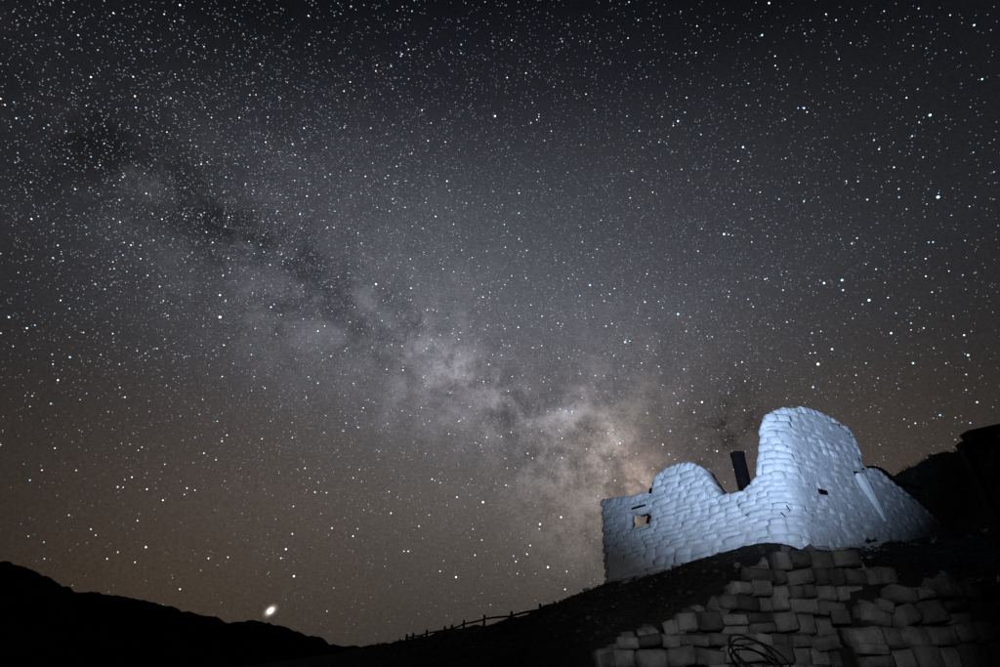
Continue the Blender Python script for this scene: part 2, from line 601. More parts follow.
TOP_L = [(602, 501), (616, 499), (634, 498), (650, 492), (653, 485), (657, 477), (668, 470), (680, 466), (690, 465), (700, 471), (708, 482), (713, 493), (717, 499), (730, 497), (742, 494),
         (750, 487), (757, 479), (757, 468), (759, 455), (761, 440), (759, 433), (764, 421), (774, 413)]
TOP_R = [(792, 409), (806, 408), (820, 412), (838, 421), (850, 430), (858, 443), (861, 455), (864, 467), (880, 470), (890, 480), (905, 491), (920, 504), (935, 518), (955, 538)]
print('ridge', [tuple(round(c) for c in project(wall_point(SC, t_)[0])) for t_ in (0.2, 1.0, 1.8, 2.6)])
OUT = [survey(x, y, 'L') for x, y in TOP_L] + [survey(x, y, 'R') for x, y in TOP_R]
s_end = OUT[-1][0]
lo_l = survey(605, 590, 'L')
OUT = [(lo_l[0], -1.6), lo_l] + OUT + [(s_end + 0.15, -1.6)]
HOLE = [survey(x, y, 'L') for x, y in ((629, 514), (650, 512), (651, 527), (645, 527), (636, 529), (629, 529))]
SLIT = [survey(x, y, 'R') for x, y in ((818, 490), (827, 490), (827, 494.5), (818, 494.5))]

HOLE_S = max(q_[0] for q_ in HOLE) + 0.1
ruin = empty('ruin', (PC.x, PC.y, 3.2))
tag(ruin, 'roofless whitewashed stone ruin lit blue, with two broken humps and a notch', 'ruin')
inv = Matrix.Translation(-ruin.location)


def in_wall(s_, t_):
    return inside(OUT, s_, t_) and not inside(HOLE, s_, t_) and not inside(SLIT, s_, t_)


# solid mortared core a little behind the stone faces
CS = 0.07
ns = int((s_end + 1.6) / CS) + 2
t_lo, t_hi = -1.6, max(t for _, t in OUT) + 0.1
nt = int((t_hi - t_lo) / CS) + 1
s_first = min(q_[0] for q_ in OUT)
cell = {}
for i in range(ns):
    for j in range(nt):
        sx, tx = s_first + (i + 0.5) * CS, t_lo + (j + 0.5) * CS
        ok = all(inside(OUT, sx + a, tx + c) for a, c in ((0, 0), (.09, 0), (-.09, 0), (0, .1), (.07, .07), (-.07, .07))) if tx > -1.2 else inside(OUT, sx, tx)
        if ok and not inside(HOLE, sx, tx) and not inside(SLIT, sx, tx):
            cell[(i, j)] = 1
bm = bmesh.new()
cache = {}
THICK = 0.42


def cv(i, j, back):
    k = (i, j, back)
    if k not in cache:
        ss, tt = s_first + i * CS, t_lo + j * CS
        wob = 0.040 * float(fbm(np.array([ss * 3.4]), np.array([tt * 6.0]), 31, 3)[0])
        p = wall_point(ss, tt, ((THICK if ss > HOLE_S else 0.16) if back else -0.010 + wob))[0]
        cache[k] = bm.verts.new(p - ruin.location)
    return cache[k]


for (i, j) in cell:
    for back in (0, 1):
        bm.faces.new([cv(i, j, back), cv(i + 1, j, back), cv(i + 1, j + 1, back), cv(i, j + 1, back)])
    for di, dj, a, c in ((-1, 0, (0, 0), (0, 1)), (1, 0, (1, 0), (1, 1)), (0, -1, (0, 0), (1, 0)), (0, 1, (0, 1), (1, 1))):
        if (i + di, j + dj) not in cell:
            v1, v2 = (i + a[0], j + a[1]), (i + c[0], j + c[1])
            bm.faces.new([cv(*v1, 0), cv(*v2, 0), cv(*v2, 1), cv(*v1, 1)])
core_o = link('mortar_core', bm_mesh('mortar_core', bm, True), ruin, M_MORTAR)

# stones in courses
rs = random.Random(41)
stones = []
t = -0.75
while t < t_hi:
    hgt = rs.uniform(0.085, 0.165)
    s_ = s_first - rs.uniform(0, 0.2)
    while s_ < s_end + 0.2:
        wid = rs.uniform(0.15, 0.5) if not (L1 - .2 < s_ < L1 + LA) else rs.uniform(0.2, 0.3)
        tc_ = t + hgt / 2 + 0.03 * math.sin(s_ * 1.9 + t * 1.3) + 0.02 * math.sin(s_ * 5.1 + t * 4.0) + rs.uniform(-.014, .014)
        fr = [s_ + wid * (k + .5) / 10 for k in range(10)]
        hit = [in_wall(f_, tc_) and not any(inside(H_, f_, tc_ + dt) for H_ in (HOLE, SLIT) for dt in (-.05, .05)) and inside(OUT, f_, tc_ + hgt * .25) for f_ in fr]
        if any(hit):                       # a stone that meets an edge is broken there
            i0 = hit.index(True)
            i1 = i0
            while i1 < 10 and hit[i1]: i1 += 1
            w2 = wid * (i1 - i0) / 10
            if w2 > 0.07:
                stones.append((s_ + wid * (i0 + i1) / 20, tc_, w2, hgt * rs.uniform(.85, 1.2)))
        s_ += wid
    t += hgt
# stones that follow the broken outline of the wall top
COPE = {}
for (s0_, t0_), (s1_, t1_) in zip(OUT[2:-2], OUT[3:-1]):
    ln_ = math.hypot(s1_ - s0_, t1_ - t0_)
    m_ = max(1, round(ln_ / 0.17))
    for k in range(m_):
        f_ = (k + .5) / m_
        ang = math.atan2(t1_ - t0_, s1_ - s0_)
        w_, h_ = ln_ / m_ * rs.uniform(1.0, 1.25), rs.uniform(.10, .15)
        c_ = (s0_ + (s1_ - s0_) * f_ + math.sin(ang) * h_ * .5, t0_ + (t1_ - t0_) * f_ - math.cos(ang) * h_ * .5)
        st = (c_[0], c_[1], max(w_, .12), h_)
        COPE[st] = ang
        stones.append(st)
gz = ground_z([wall_point(a, c)[0].x for a, c, _, _ in stones], [wall_point(a, c)[0].y - 0.05 for a, c, _, _ in stones])
vis = [st for st, zz in zip(stones, gz) if Z0 + st[1] > zz - 0.12]
print('ruin stones', len(stones), 'above ground', len(vis))


def stone_matrix(st, rr):
    sc_, tc_, wid, hgt = st
    proud = rr.uniform(-0.012, 0.012)
    dep = 0.24 if sc_ > HOLE_S else 0.09
    p, tg, nn = wall_point(sc_, tc_, dep - 0.016 - proud)
    up = (Vector((0, 0, 1)) + LEAN).normalized()
    fwd = tg.cross(up).normalized()
    fwd = -fwd if fwd.dot(nn) < 0 else fwd
    m3 = Matrix((tg, fwd, fwd.cross(tg) if fwd.cross(tg).z > 0 else tg.cross(fwd))).transposed()
    m3 = m3 @ Matrix.Rotation(rr.uniform(-.05, .05), 3, 'Y') @ Matrix.Rotation(rr.uniform(-.03, .03), 3, 'Z') @ Matrix.Rotation(rr.uniform(-.04, .04), 3, 'X')
    if st in COPE:
        m3 = m3 @ Matrix.Rotation(-COPE[st], 3, 'Y')
    sc3 = Matrix.Diagonal(Vector((wid * 0.57, dep, hgt * 0.62)))
    return Matrix.Translation(p) @ (m3 @ sc3).to_4x4()


def seen_size(st):
    p = wall_point(st[0], st[1])[0] - Vector((0, 0, CAMZ))
    return -st[2] * st[3] / p.length_squared


vis.sort(key=seen_size)
rr = random.Random(5)
for st in vis[:300]:
    o = link('stone', rr.choice(SOFT), ruin)
    o.matrix_local = inv @ stone_matrix(st, rr)
if len(vis) > 300:
    bm = bmesh.new()
    for st in vis[300:]:
        tmp = rr.choice(SOFT).copy()
        tmp.transform(inv @ stone_matrix(st, rr))
        bm.from_mesh(tmp)
        bpy.data.meshes.remove(tmp)
    o = link('small_stones', bm_mesh('small_stones', bm, True), ruin, M_WHITE)
    o['kind'] = 'stuff'

# window lintel and the dark slot over it, dark reveal on the right jamb
def box_bm(bm, size, mat):
    r_ = bmesh.ops.create_cube(bm, size=1.0)
    bmesh.ops.transform(bm, matrix=mat @ Matrix.Diagonal((*size, 1)), verts=r_['verts'])
    return r_['verts']


def wall_frame(s_, t_, inset):
    p, tg, nn = wall_point(s_, t_, inset)
    up = (Vector((0, 0, 1)) + LEAN).normalized()
    fw = tg.cross(up).normalized()
    fw = -fw if fw.dot(nn) < 0 else fw
    return Matrix.Translation(p) @ Matrix((tg, fw, tg.cross(fw))).transposed().to_4x4()


def wall_box(name, px0, py0, px1, py1, side, depth, proud, mat, rot=0.0):
    a, c = survey(px0, py0, side), survey(px1, py1, side)
    w_, h_ = math.hypot(c[0] - a[0], 0.0), abs(c[1] - a[1])
    bm = bmesh.new()
    box_bm(bm, (w_, depth, h_), Matrix.Rotation(rot, 4, 'Y'))
    bmesh.ops.bevel(bm, geom=bm.edges[:], offset=min(w_, h_, depth) * 0.18, segments=2, affect='EDGES')
    for v in bm.verts:
        v.co += Vector([random.uniform(-.008, .008) for _ in range(3)])
    o = link(name, bm_mesh(name, bm), ruin, mat)
    o.matrix_local = inv @ wall_frame((a[0] + c[0]) / 2, (a[1] + c[1]) / 2, depth / 2 - proud)
    return o


wall_box('lintel', 626, 513.5, 651, 508.5, 'L', 0.18, 0.04, M_PALEWOOD)
wall_box('lintel_slot_shade', 632, 508.0, 646, 507.4, 'L', 0.05, 0.02, M_IRON_SHADE)  # dark box standing for the shaded slot over the lintel
wall_box('dark_reveal_block', 647.5, 524, 650.5, 515, 'L', 0.05, 0.05, M_IRON_SHADE, 0.25)  # dark box put in for the dark reveal of the right jamb
wall_box('iron_bracket', 650.3, 494, 653, 488, 'L', 0.05, 0.05, M_IRON_SHADE)
for (a, b_, c, d_, sd) in ((741, 481, 745, 485, 'L'), (786, 506, 789, 512, 'R'), (781, 513, 785, 518, 'L')):
    p0 = wall_point(*survey(a, b_, sd), -0.03)[0]
    p1 = wall_point(*survey(c, d_, sd), -0.07)[0]
    bm = bmesh.new()
    bmesh.ops.create_cone(bm, segments=6, radius1=0.011, radius2=0.007, depth=(p1 - p0).length, cap_ends=True)
    o = link('iron_peg', bm_mesh('iron_peg', bm), ruin, M_IRON_SHADE)
    o.matrix_local = inv @ (Matrix.Translation((p0 + p1) / 2) @ (p1 - p0).to_track_quat('Z', 'Y').to_matrix().to_4x4())

# ------------------------------------------------------------------ black stove pipe inside the ruin
def tube(bm, pts, radii, seg=12, caps=True):
    pts = [Vector(p) for p in pts]
    rings = []
    up = Vector((0.13, 0.21, 0.97)).normalized()
    for i, p in enumerate(pts):
        tdir = (pts[min(i + 1, len(pts) - 1)] - pts[max(i - 1, 0)]).normalized()
        a = tdir.cross(up)
        if a.length < 1e-3: a = tdir.cross(Vector((1, 0, 0)))
        a.normalize()
        c = tdir.cross(a).normalized()
        r_ = radii[i] if isinstance(radii, (list, tuple)) else radii
        rings.append([bm.verts.new(p + (a * math.cos(2 * math.pi * k / seg) + c * math.sin(2 * math.pi * k / seg)) * r_) for k in range(seg)])
    for i in range(len(rings) - 1):
        for k in range(seg):
            bm.faces.new([rings[i][k], rings[i][(k + 1) % seg], rings[i + 1][(k + 1) % seg], rings[i + 1][k]])
    if caps:
        bm.faces.new(rings[0][::-1])
        bm.faces.new(rings[-1])


ptop = at_y(737, 453, 10.6)
pipe = empty('stove_pipe', (ptop.x, ptop.y, 3.1))
tag(pipe, 'black iron stove pipe standing in the notch of the white ruin', 'pipe')
hp = ptop.z - 3.1
bm = bmesh.new()
tube(bm, [(0, 0, 0), (0, 0, hp * .5), (0, 0, hp)], 0.128, 24, caps=False)
tube(bm, [(0, 0, hp), (0, 0, hp * .5), (0, 0, 0.02)], 0.120, 24, caps=False)
a = [v for v in bm.verts if v.co.z > hp - 1e-4]
link('pipe_body', bm_mesh('pipe_body', bm, True), pipe, M_IRON_SHADE)
bm = bmesh.new()
tube(bm, [(0, 0, hp - .075), (0, 0, hp - .07), (0, 0, hp - .005), (0, 0, hp + .003)], [0.126, 0.136, 0.136, 0.119], 24, caps=False)
link('rim_band', bm_mesh('rim_band', bm, True), pipe, M_IRON_SHADE)
bm = bmesh.new()
tube(bm, [(0, 0, hp * .52 - .03), (0, 0, hp * .52 - .025), (0, 0, hp * .52 + .025), (0, 0, hp * .52 + .03)], [0.127, 0.134, 0.134, 0.127], 24, caps=False)
link('joint_band', bm_mesh('joint_band', bm, True), pipe, M_IRON_SHADE)

# ------------------------------------------------------------------ pale stake hanging out of the right face, bent pipe over the wall top
p0 = wall_point(*survey(858, 475, 'R'), -0.05)[0]
p1 = wall_point(*survey(880, 523, 'R'), -0.10)[0]
ax = p1 - p0
bm = bmesh.new()
tg = wall_point(*survey(862, 490, 'R'))[1]
nn = wall_point(*survey(862, 490, 'R'))[2]
rings = []
for f, w_, d_ in ((0, .125, .05), (.12, .115, .06), (.4, .075, .05), (.75, .04, .032), (1.0, .012, .012)):
    c = ax * f + Vector((random.uniform(-.01, .01), 0, 0))
    rings.append([bm.verts.new(c + tg * (w_ * sx) + nn * (d_ * sy)) for sx, sy in ((-1, -.6), (0, -1.25), (1, -.6), (1, 1), (-1, 1))])
for i in range(len(rings) - 1):
    for k in range(5):
        bm.faces.new([rings[i][k], rings[i][(k + 1) % 5], rings[i + 1][(k + 1) % 5], rings[i + 1][k]])
bm.faces.new(rings[0]); bm.faces.new(rings[-1][::-1])
o = link('wooden_stake', bm_mesh('wooden_stake', bm), None, M_PALEWOOD)
o.location = p0
tag(o, 'pale pointed stake hanging against the right face of the white ruin', 'stake')
wall_box('putlog_hole_shade', 818.5, 494.5, 826.5, 490, 'R', 0.12, 0.035, M_IRON_SHADE)  # raised dark box imitating the shade inside a putlog hole
wall_box('stake_slot_shade', 854, 475.5, 864, 474.0, 'R', 0.06, 0.03, M_IRON_SHADE)  # dark box painted as the shaded slot above the stake

bp = [wall_point(*survey(x, y, 'R'), 0.03)[0] for x, y in ((861, 470), (868, 467.5), (875, 467), (881, 468.5), (887, 472.5), (892, 477.5), (897, 482), (905, 487))]
bm = bmesh.new()
o_loc = bp[0].copy()
tube(bm, [p - o_loc for p in bp], [.03, .035, .038, .04, .045, .05, .05, .045], 10)
hose = empty('bent_pipe', o_loc)
tag(hose, 'black bent iron pipe arching over the sloping right wall top', 'pipe')
link('bend', bm_mesh('bend', bm, True), hose, M_IRON_SHADE)
q0 = wall_point(*survey(896, 481, 'R'), 0.05)[0]
q1 = q0 + Vector((0.75, 0.35, -0.02))
bm = bmesh.new()
tube(bm, [q0 - o_loc, q1 - o_loc], 0.028, 8)
link('straight_rod', bm_mesh('straight_rod', bm, True), hose, M_IRON_SHADE)

# ------------------------------------------------------------------ dry stone retaining walls
def retaining_wall(name, label, poly_px, y_plane, lean, seed, h_rng, w_rng, tilt):
    """poly_px: outline surveyed on the wall's front plane"""
    pts = [at_y(px, py, y_plane) for px, py in poly_px]
    poly = [(p.x, p.z) for p in pts]
    x0, x1 = min(p[0] for p in poly), max(p[0] for p in poly)
    z0, z1 = min(p[1] for p in poly), max(p[1] for p in poly)
    root = empty(name, ((x0 + x1) / 2, y_plane, z0))
    tag(root, label, 'stone wall', 'dry stone retaining walls')
    yy = lambda z: y_plane + (z - 1.6) * lean
    # earth core
    bm = bmesh.new()
    cs, cells, cach = 0.09, set(), {}
    for i in range(int((x1 - x0) / cs) + 1):
        for j in range(int((z1 - z0) / cs) + 1):
            cx_, cz_ = x0 + (i + .5) * cs, z0 + (j + .5) * cs
            if all(inside(poly, cx_ + a, cz_ + c) or cz_ < z0 + 0.1 for a, c in ((0, 0.04), (0, .17), (-.08, .02), (.08, .02))):
                cells.add((i, j))

    def v_(i, j, bk):
        if (i, j, bk) not in cach:
            z = z0 + j * cs
            cach[(i, j, bk)] = bm.verts.new(Vector((x0 + i * cs, yy(z) + (0.5 if bk else 0.13), z)) - root.location)
        return cach[(i, j, bk)]
    for (i, j) in cells:
        for bk in (0, 1):
            bm.faces.new([v_(i, j, bk), v_(i + 1, j, bk), v_(i + 1, j + 1, bk), v_(i, j + 1, bk)])
        for di, dj, a, c in ((-1, 0, (0, 0), (0, 1)), (1, 0, (1, 0), (1, 1)), (0, -1, (0, 0), (1, 0)), (0, 1, (0, 1), (1, 1))):
            if (i + di, j + dj) not in cells:
                bm.faces.new([v_(i + a[0], j + a[1], 0), v_(i + c[0], j + c[1], 0), v_(i + c[0], j + c[1], 1), v_(i + a[0], j + a[1], 1)])
    link('earth_core', bm_mesh('earth_core', bm), root, M_JOINT)
    r_ = random.Random(seed)
    z = z0
    cnt = 0
    while z < z1:
        hg = r_.uniform(*h_rng)
        x = x0 - r_.uniform(0, .3)
        while x < x1:
            w = r_.uniform(*w_rng)
            cx_, cz_ = x + w / 2, z + hg / 2
            if inside(poly, cx_, cz_) and (inside(poly, cx_ - w * .3, cz_) or inside(poly, cx_ + w * .3, cz_)):
                hh = hg * r_.uniform(.84, 1.06)
                cz_ += .03 * math.sin(cx_ * 2.3 + z) + r_.uniform(-.015, .015)
                subs = [(cx_, cz_, w, hh)]
                if r_.random() < .16 and hg > .2:      # two thin stones instead of one
                    k = r_.uniform(.4, .6)
                    subs = [(cx_, z + hg * k / 2, w, hg * k * .95), (cx_, z + hg * (k + 1) / 2, w, hg * (1 - k) * .95)]
                for (a, c, ww, h2) in subs:
                    o = link('stone', r_.choice(HEWN), root)
                    pr = r_.uniform(-.045, .05)
                    dep = r_.uniform(.14, .2)
                    m = Matrix.Translation(Vector((a, yy(c) + dep - .04 - pr, c)) - root.location)
                    m = m @ Matrix.Rotation(r_.gauss(0, tilt), 4, 'Y') @ Matrix.Rotation(r_.gauss(0, .06), 4, 'X') @ Matrix.Rotation(r_.gauss(0, .07), 4, 'Z')
                    o.matrix_local = m @ Matrix.Diagonal((ww * .485, dep, h2 * .49, 1))
                    cnt += 1
            x += w
        z += hg
    # small stones along the ragged top
    top = [p for p in poly if p[1] > z0 + .35]
    for (xa, za), (xb, zb) in zip(top[:-1], top[1:]):
        ln_ = math.hypot(xb - xa, zb - za)
        for k in range(int(ln_ / .13)):
            f_ = (k + r_.random()) / max(1, int(ln_ / .13))
            o = link('stone', r_.choice(HEWN), root)
            a, c = xa + (xb - xa) * f_ + r_.uniform(-.05, .05), za + (zb - za) * f_ - r_.uniform(.0, .1)
            m = Matrix.Translation(Vector((a, yy(c) + .1 + r_.uniform(-.05, .25), c)) - root.location)
            m = m @ Matrix.Rotation(r_.gauss(0, .4), 4, 'Y') @ Matrix.Rotation(r_.gauss(0, .3), 4, 'X') @ Matrix.Rotation(r_.gauss(0, .4), 4, 'Z')
            o.matrix_local = m @ Matrix.Diagonal((r_.uniform(.05, .12), r_.uniform(.06, .12), r_.uniform(.035, .075), 1))
    print(name, cnt)
    return root


W1 = [(548, 700), (560, 664), (596, 660), (622, 640), (645, 634), (668, 628), (690, 612), (716, 606), (738, 586), (752, 573), (774, 561), (792, 547), (812, 542), (842, 547), (866, 554), (893, 566),
      (900, 584), (872, 590), (850, 593), (846, 602), (846, 700)]
retaining_wall('retaining_wall', 'stepped grey dry stone wall directly below the corner of the white ruin', W1, 6.8, 0.10, 11, (.12, .22), (.14, .34), 0.08)
W2 = [(857, 610), (868, 598), (884, 602), (898, 590), (918, 587), (936, 583), (962, 577), (990, 580), (1020, 578), (1060, 570), (1110, 572), (1110, 700), (857, 700)]
retaining_wall('retaining_wall', 'dim grey dry stone wall with tilted top stones at the lower right edge', W2, 6.35, 0.08, 23, (.13, .24), (.15, .34), 0.14)

# ------------------------------------------------------------------ loose rocks on the dirt slope
def rock_mesh(seed):
    r_ = random.Random(seed)
    bm = bmesh.new()
    bmesh.ops.create_icosphere(bm, subdivisions=1, radius=1.0)
    for v in bm.verts:
        v.co *= r_.uniform(.7, 1.15)
    me_ = bm_mesh('rock', bm)
    me_.materials.append(M_ROCK)
    return me_


ROCKS = [rock_mesh(k) for k in range(8)]


def ground_hit(px, py):
    d = ray(px, py)
    lo = None
    ks = np.linspace(5.0, 40.0, 1400)
    pts = np.array([[d.x * k / d.y, k, CAMZ + d.z * k / d.y] for k in ks])
    below = pts[:, 2] < ground_z(pts[:, 0], pts[:, 1])
    i = int(np.argmax(below))
    return Vector(pts[i]) if below[i] else None


for (px, py, size, lab) in ((646, 632, .11, 'pale rounded rock perched at the left top step of the stone wall'),
                            (588, 620, .07, 'small pale rock alone on the dark slope left of the stone wall'),
                            (655, 580, .03, 'tiny bright pebble on the dirt just under the white ruin'),
                            (716, 573, .07, 'dark jagged rock on the dirt below the notch of the ruin'),
                            (738, 568, .09, 'flat rock on the dirt below the stove pipe'),
                            (770, 559, .08, 'low rock beside the topmost step of the stone wall'),
                            (690, 594, .06, 'small grey rock halfway up the dirt slope')):
    h_ = ground_hit(px, py)
    if h_ is None:
        continue
    o = link('rock', ROCKS[int(px) % 8])
    o.location = h_ + Vector((0, 0, size * .3))
    size *= .65
    o.scale = (size * 1.3, size, size * .75)
    o.rotation_euler = (random.uniform(-.3, .3), random.uniform(-.3, .3), random.uniform(0, 6))
    tag(o, lab, 'rock', 'loose rocks on the dirt slope')

gxs = np.concatenate([rng.uniform(0.3, 5.0, 900), rng.uniform(5, 9.5, 400), rng.uniform(-6, 2, 500)])
gys = np.concatenate([rng.uniform(7.5, 12.0, 900), rng.uniform(7.5, 11.0, 400), rng.uniform(7.5, 22, 500)])
gzs = ground_z(gxs, gys)
tmp = ROCKS[2]
rv = np.array([vv.co for vv in tmp.vertices])
rfc = np.array([list(pp.vertices) for pp in tmp.polygons])
gv, gf = [], []
for x, y, z in zip(gxs, gys, gzs):
    sz = 0.008 + 0.028 * rng.random() ** 3
    m3 = np.array(Matrix.Rotation(rng.uniform(0, 6), 3, 'Z') @ Matrix.Rotation(rng.uniform(-.6, .6), 3, 'X') @ Matrix.Diagonal((sz * 1.3, sz, sz * .7)))
    gf.append(rfc + len(gv) * len(rv))
    gv.append(rv @ m3.T + np.array([x, y, z + sz * .2]))
gravel_mesh = np_mesh('gravel', np.concatenate(gv), np.concatenate(gf))
tag(link('gravel', gravel_mesh, None, M_GRAVEL), 'loose gravel strewn over the dark dirt slope below the ruin', 'gravel', kind='stuff')

sv, sf = [], []
tx = np.concatenate([rng.uniform(-9, 4, 260), rng.uniform(9, 16, 120), rng.uniform(0, 4, 60)])
ty = np.concatenate([12 + (4 - tx[:260]) * 2.3 + rng.normal(0, 2.0, 260), rng.uniform(12.5, 17, 120), rng.uniform(7.5, 11, 60)])
tz = ground_z(tx, ty)
for x, y, z in zip(tx, ty, tz):
    h_ = rng.uniform(.05, .2) * (1 if y > 11.5 else .5)
    for k in range(14):
        a = rng.uniform(0, 6.28)
        lx, ly = math.cos(a), math.sin(a)
        w_ = .012
        i0 = len(sv)
        r0, r1 = h_ * rng.uniform(0, .35), h_ * rng.uniform(.4, .95)
        hz = h_ * rng.uniform(.45, 1.0)
        sv += [(x + lx * r0 - ly * w_, y + ly * r0 + lx * w_, z - .02), (x + lx * r0 + ly * w_, y + ly * r0 - lx * w_, z - .02), (x + lx * r1, y + ly * r1, z + hz)]
        sf.append((i0, i0 + 1, i0 + 2))
tag(link('dry_scrub', np_mesh('dry_scrub', sv, sf), None, M_SCRUB), 'low dry scrub tufts scattered over the dark slope and crest', 'scrub', kind='stuff')
rub_v, rub_f = [], []
for k in range(420):
    s_ = rng.uniform(0.2, s_end - .2)
    p, tg, nn = wall_point(s_, 0.2)
    off = abs(rng.normal(0, .38)) + .03
    x, y = p.x - nn.x * off, p.y - nn.y * off
    sz = 0.02 + 0.06 * rng.random() ** 2.5
    m3 = np.array(Matrix.Rotation(rng.uniform(0, 6), 3, 'Z') @ Matrix.Rotation(rng.uniform(-.6, .6), 3, 'X') @ Matrix.Diagonal((sz * 1.4, sz, sz * .75)))
    rub_f.append(rfc + len(rub_v) * len(rv))
    rub_v.append(rv @ m3.T + np.array([x, y, float(ground_z(x, y)[0]) + sz * .25]))
tag(link('rubble', np_mesh('rubble', np.concatenate(rub_v), np.concatenate(rub_f)), None, M_RUBBLE), 'broken stone rubble lying along the foot of the white ruin', 'rubble', kind='stuff')

# ------------------------------------------------------------------ fence along the crest
FP = [(407, 645, 43.0, 634), (413.5, 644, 42.5, 632.5), (427, 641, 40.5, 629.5), (445, 636, 38.0, 626), (452, 634, 37, 624.5), (464, 631, 35.0, 620), (484.5, 625, 32.5, 614.5), (511.5, 620, 28.5, 611), (540, 614, 24.0, 603.5), (572, 607, 19.0, 595.5)]
f0 = at_y(*FP[0][:3])
fence = empty('rail_fence', f0)
tag(fence, 'old wooden post and rail fence running up the dark crest to the ruin', 'fence')
tops = []
rf = random.Random(3)
for k, (px, py, y, ptop_) in enumerate(FP):
    tp = at_y(px, ptop_, y)
    bz = float(ground_z(tp.x, tp.y)[0]) - .25
    sz = 0.0012 * y + 0.03
    bm = bmesh.new()
    tube(bm, [(tp.x + rf.uniform(-.04, .04), tp.y, bz) - np.array(f0), tuple(tp - f0 - Vector((0, 0, .12))), tuple(tp - f0)], [sz * 1.1, sz, sz * .8], 7)
    link('post', bm_mesh('post', bm), fence, M_TIMBER)
    tops.append((tp, sz))
for k in range(len(tops) - 1):
    for dz in (0.22, 0.62) if k < 3 else (0.2,):
        a, c = tops[k][0] - Vector((0, 0, dz)) - f0, tops[k + 1][0] - Vector((0, 0, dz * rf.uniform(.85, 1.2))) - f0
        bm = bmesh.new()
        mid = (a + c) / 2 + Vector((0, 0, rf.uniform(-.05, .03)))
        r_ = 0.045
        tube(bm, [a, mid, c], [r_, r_ * 1.1, r_], 6)
        link('rail', bm_mesh('rail', bm), fence, M_TIMBER)

# ------------------------------------------------------------------ timber frame on the right hillside
tf0 = at_y(966, 436, 9.4)
tfr = empty('timber_frame', (tf0.x, tf0.y, float(ground_z(tf0.x, tf0.y)[0])))
tag(tfr, 'dark timber frame of heavy beams on the slope at the right edge', 'timber frame')


def beam(name, p, q_, w_, h_):
    p, q_ = Vector(p), Vector(q_)
    bm = bmesh.new()
    box_bm(bm, ((q_ - p).length, w_, h_), Matrix())
    bmesh.ops.bevel(bm, geom=bm.edges[:], offset=.012, segments=1, affect='EDGES')
    for v in bm.verts:
        v.co += Vector([random.uniform(-.008, .008) for _ in range(3)])
    o = link(name, bm_mesh(name, bm), tfr, M_TIMBER)
    xx = (q_ - p).normalized()
    zz = (Vector((0, 0, 1)) - xx * xx.z)
    if zz.length < .1: zz = Vector((0, 1, 0)) - xx * xx.y
    zz.normalize()
    m3 = Matrix((xx, zz.cross(xx), zz)).transposed()
    o.matrix_local = Matrix.Translation((p + q_) / 2 - tfr.location) @ m3.to_4x4()
    return o


A1 = at_y(966, 437, 9.4)
B1 = A1 + Vector((2.8, -0.1, 0.55))
beam('top_beam', A1, B1, .24, .16)
A2 = at_y(960, 447, 9.15)
B2 = A2 + Vector((2.6, 0.0, 0.35))
beam('lower_beam', A2, B2, .16, .13)
for off in (0.05, 1.0, 2.1):
    p = A2 + (B2 - A2) * (off / 2.6)
    beam('post', (p.x + .07, p.y + .02, float(ground_z(p.x, p.y)[0]) - .3), (p.x + .02, p.y + .02, p.z - .04), .13, .13)
for k in range(9):
    x = A2.x + 0.35 + k * .24
    zt = A2.z - .25 - random.uniform(0, .1) + (x - A2.x) * .12
    yb = A2.y + .22
    beam('plank', (x, yb, float(ground_z(x, yb)[0]) - .3), (x + random.uniform(-.02, .02), yb, zt), .04, .22)
beam('brace', A1 + Vector((.5, .03, -.1)), A2 + Vector((.3, .03, -.65)), .1, .1)

# ------------------------------------------------------------------ black hose coil at the foot of the wall
hc = at_y(752, 652, 6.35)
coil = empty('hose_coil', hc)
tag(coil, 'black rubber hose looped at the bottom of the stepped stone wall', 'hose')
for (rx, rz, cx_, cz_, rot) in ((.27, .11, 0.02, -.02, -.55), (.30, .13, .08, -.06, -.45)):
    pts = []
    for k in range(26):
        a = 2 * math.pi * k / 25.0
        x, z = rx * math.cos(a), rz * math.sin(a)
        pts.append((cx_ + x * math.cos(rot) - z * math.sin(rot), .05 * math.sin(a * 1.0 + rx * 9), cz_ + x * math.sin(rot) + z * math.cos(rot)))
    bm = bmesh.new()
    tube(bm, pts, .0095, 6)
    link('loop', bm_mesh('loop', bm, True), coil, M_RUBBER)
bm = bmesh.new()
tube(bm, [(.2, 0, -.15), (.5, -.05, -.2), (.8, -.1, -.32), (1.2, -.2, -.55), (1.5, -.35, -.8)], .0095, 6)
link('tail', bm_mesh('tail', bm, True), coil, M_RUBBER)

# ------------------------------------------------------------------ stars, planet, meteor
RS = 6000.0


def emit_mat(name, use_attr):
    m = bpy.data.materials.new(name)
    m.use_nodes = True
    t = m.node_tree
    t.nodes.clear()
    e = t.nodes.new('ShaderNodeEmission')
    if use_attr:
        a = t.nodes.new('ShaderNodeAttribute')
        a.attribute_name = 'star_colour'
        t.links.new(a.outputs['Color'], e.inputs['Color'])
        e.inputs['Strength'].default_value = 1.0
    else:
        oi = t.nodes.new('ShaderNodeObjectInfo')
        t.links.new(oi.outputs['Color'], e.inputs['Color'])
        e.inputs['Strength'].default_value = 1.6
    o_ = t.nodes.new('ShaderNodeOutputMaterial')
    t.links.new(e.outputs[0], o_.inputs['Surface'])
    m.cycles.emission_sampling = 'NONE'
    return m


M_STAR = emit_mat('star_light', False)
M_FIELD = emit_mat('faint_star_light', True)
sky = empty('sky', (0, 0, 0))
sky['kind'] = 'structure'
PXM = RS / F                     # metres at the distance of the stars for one photograph pixel

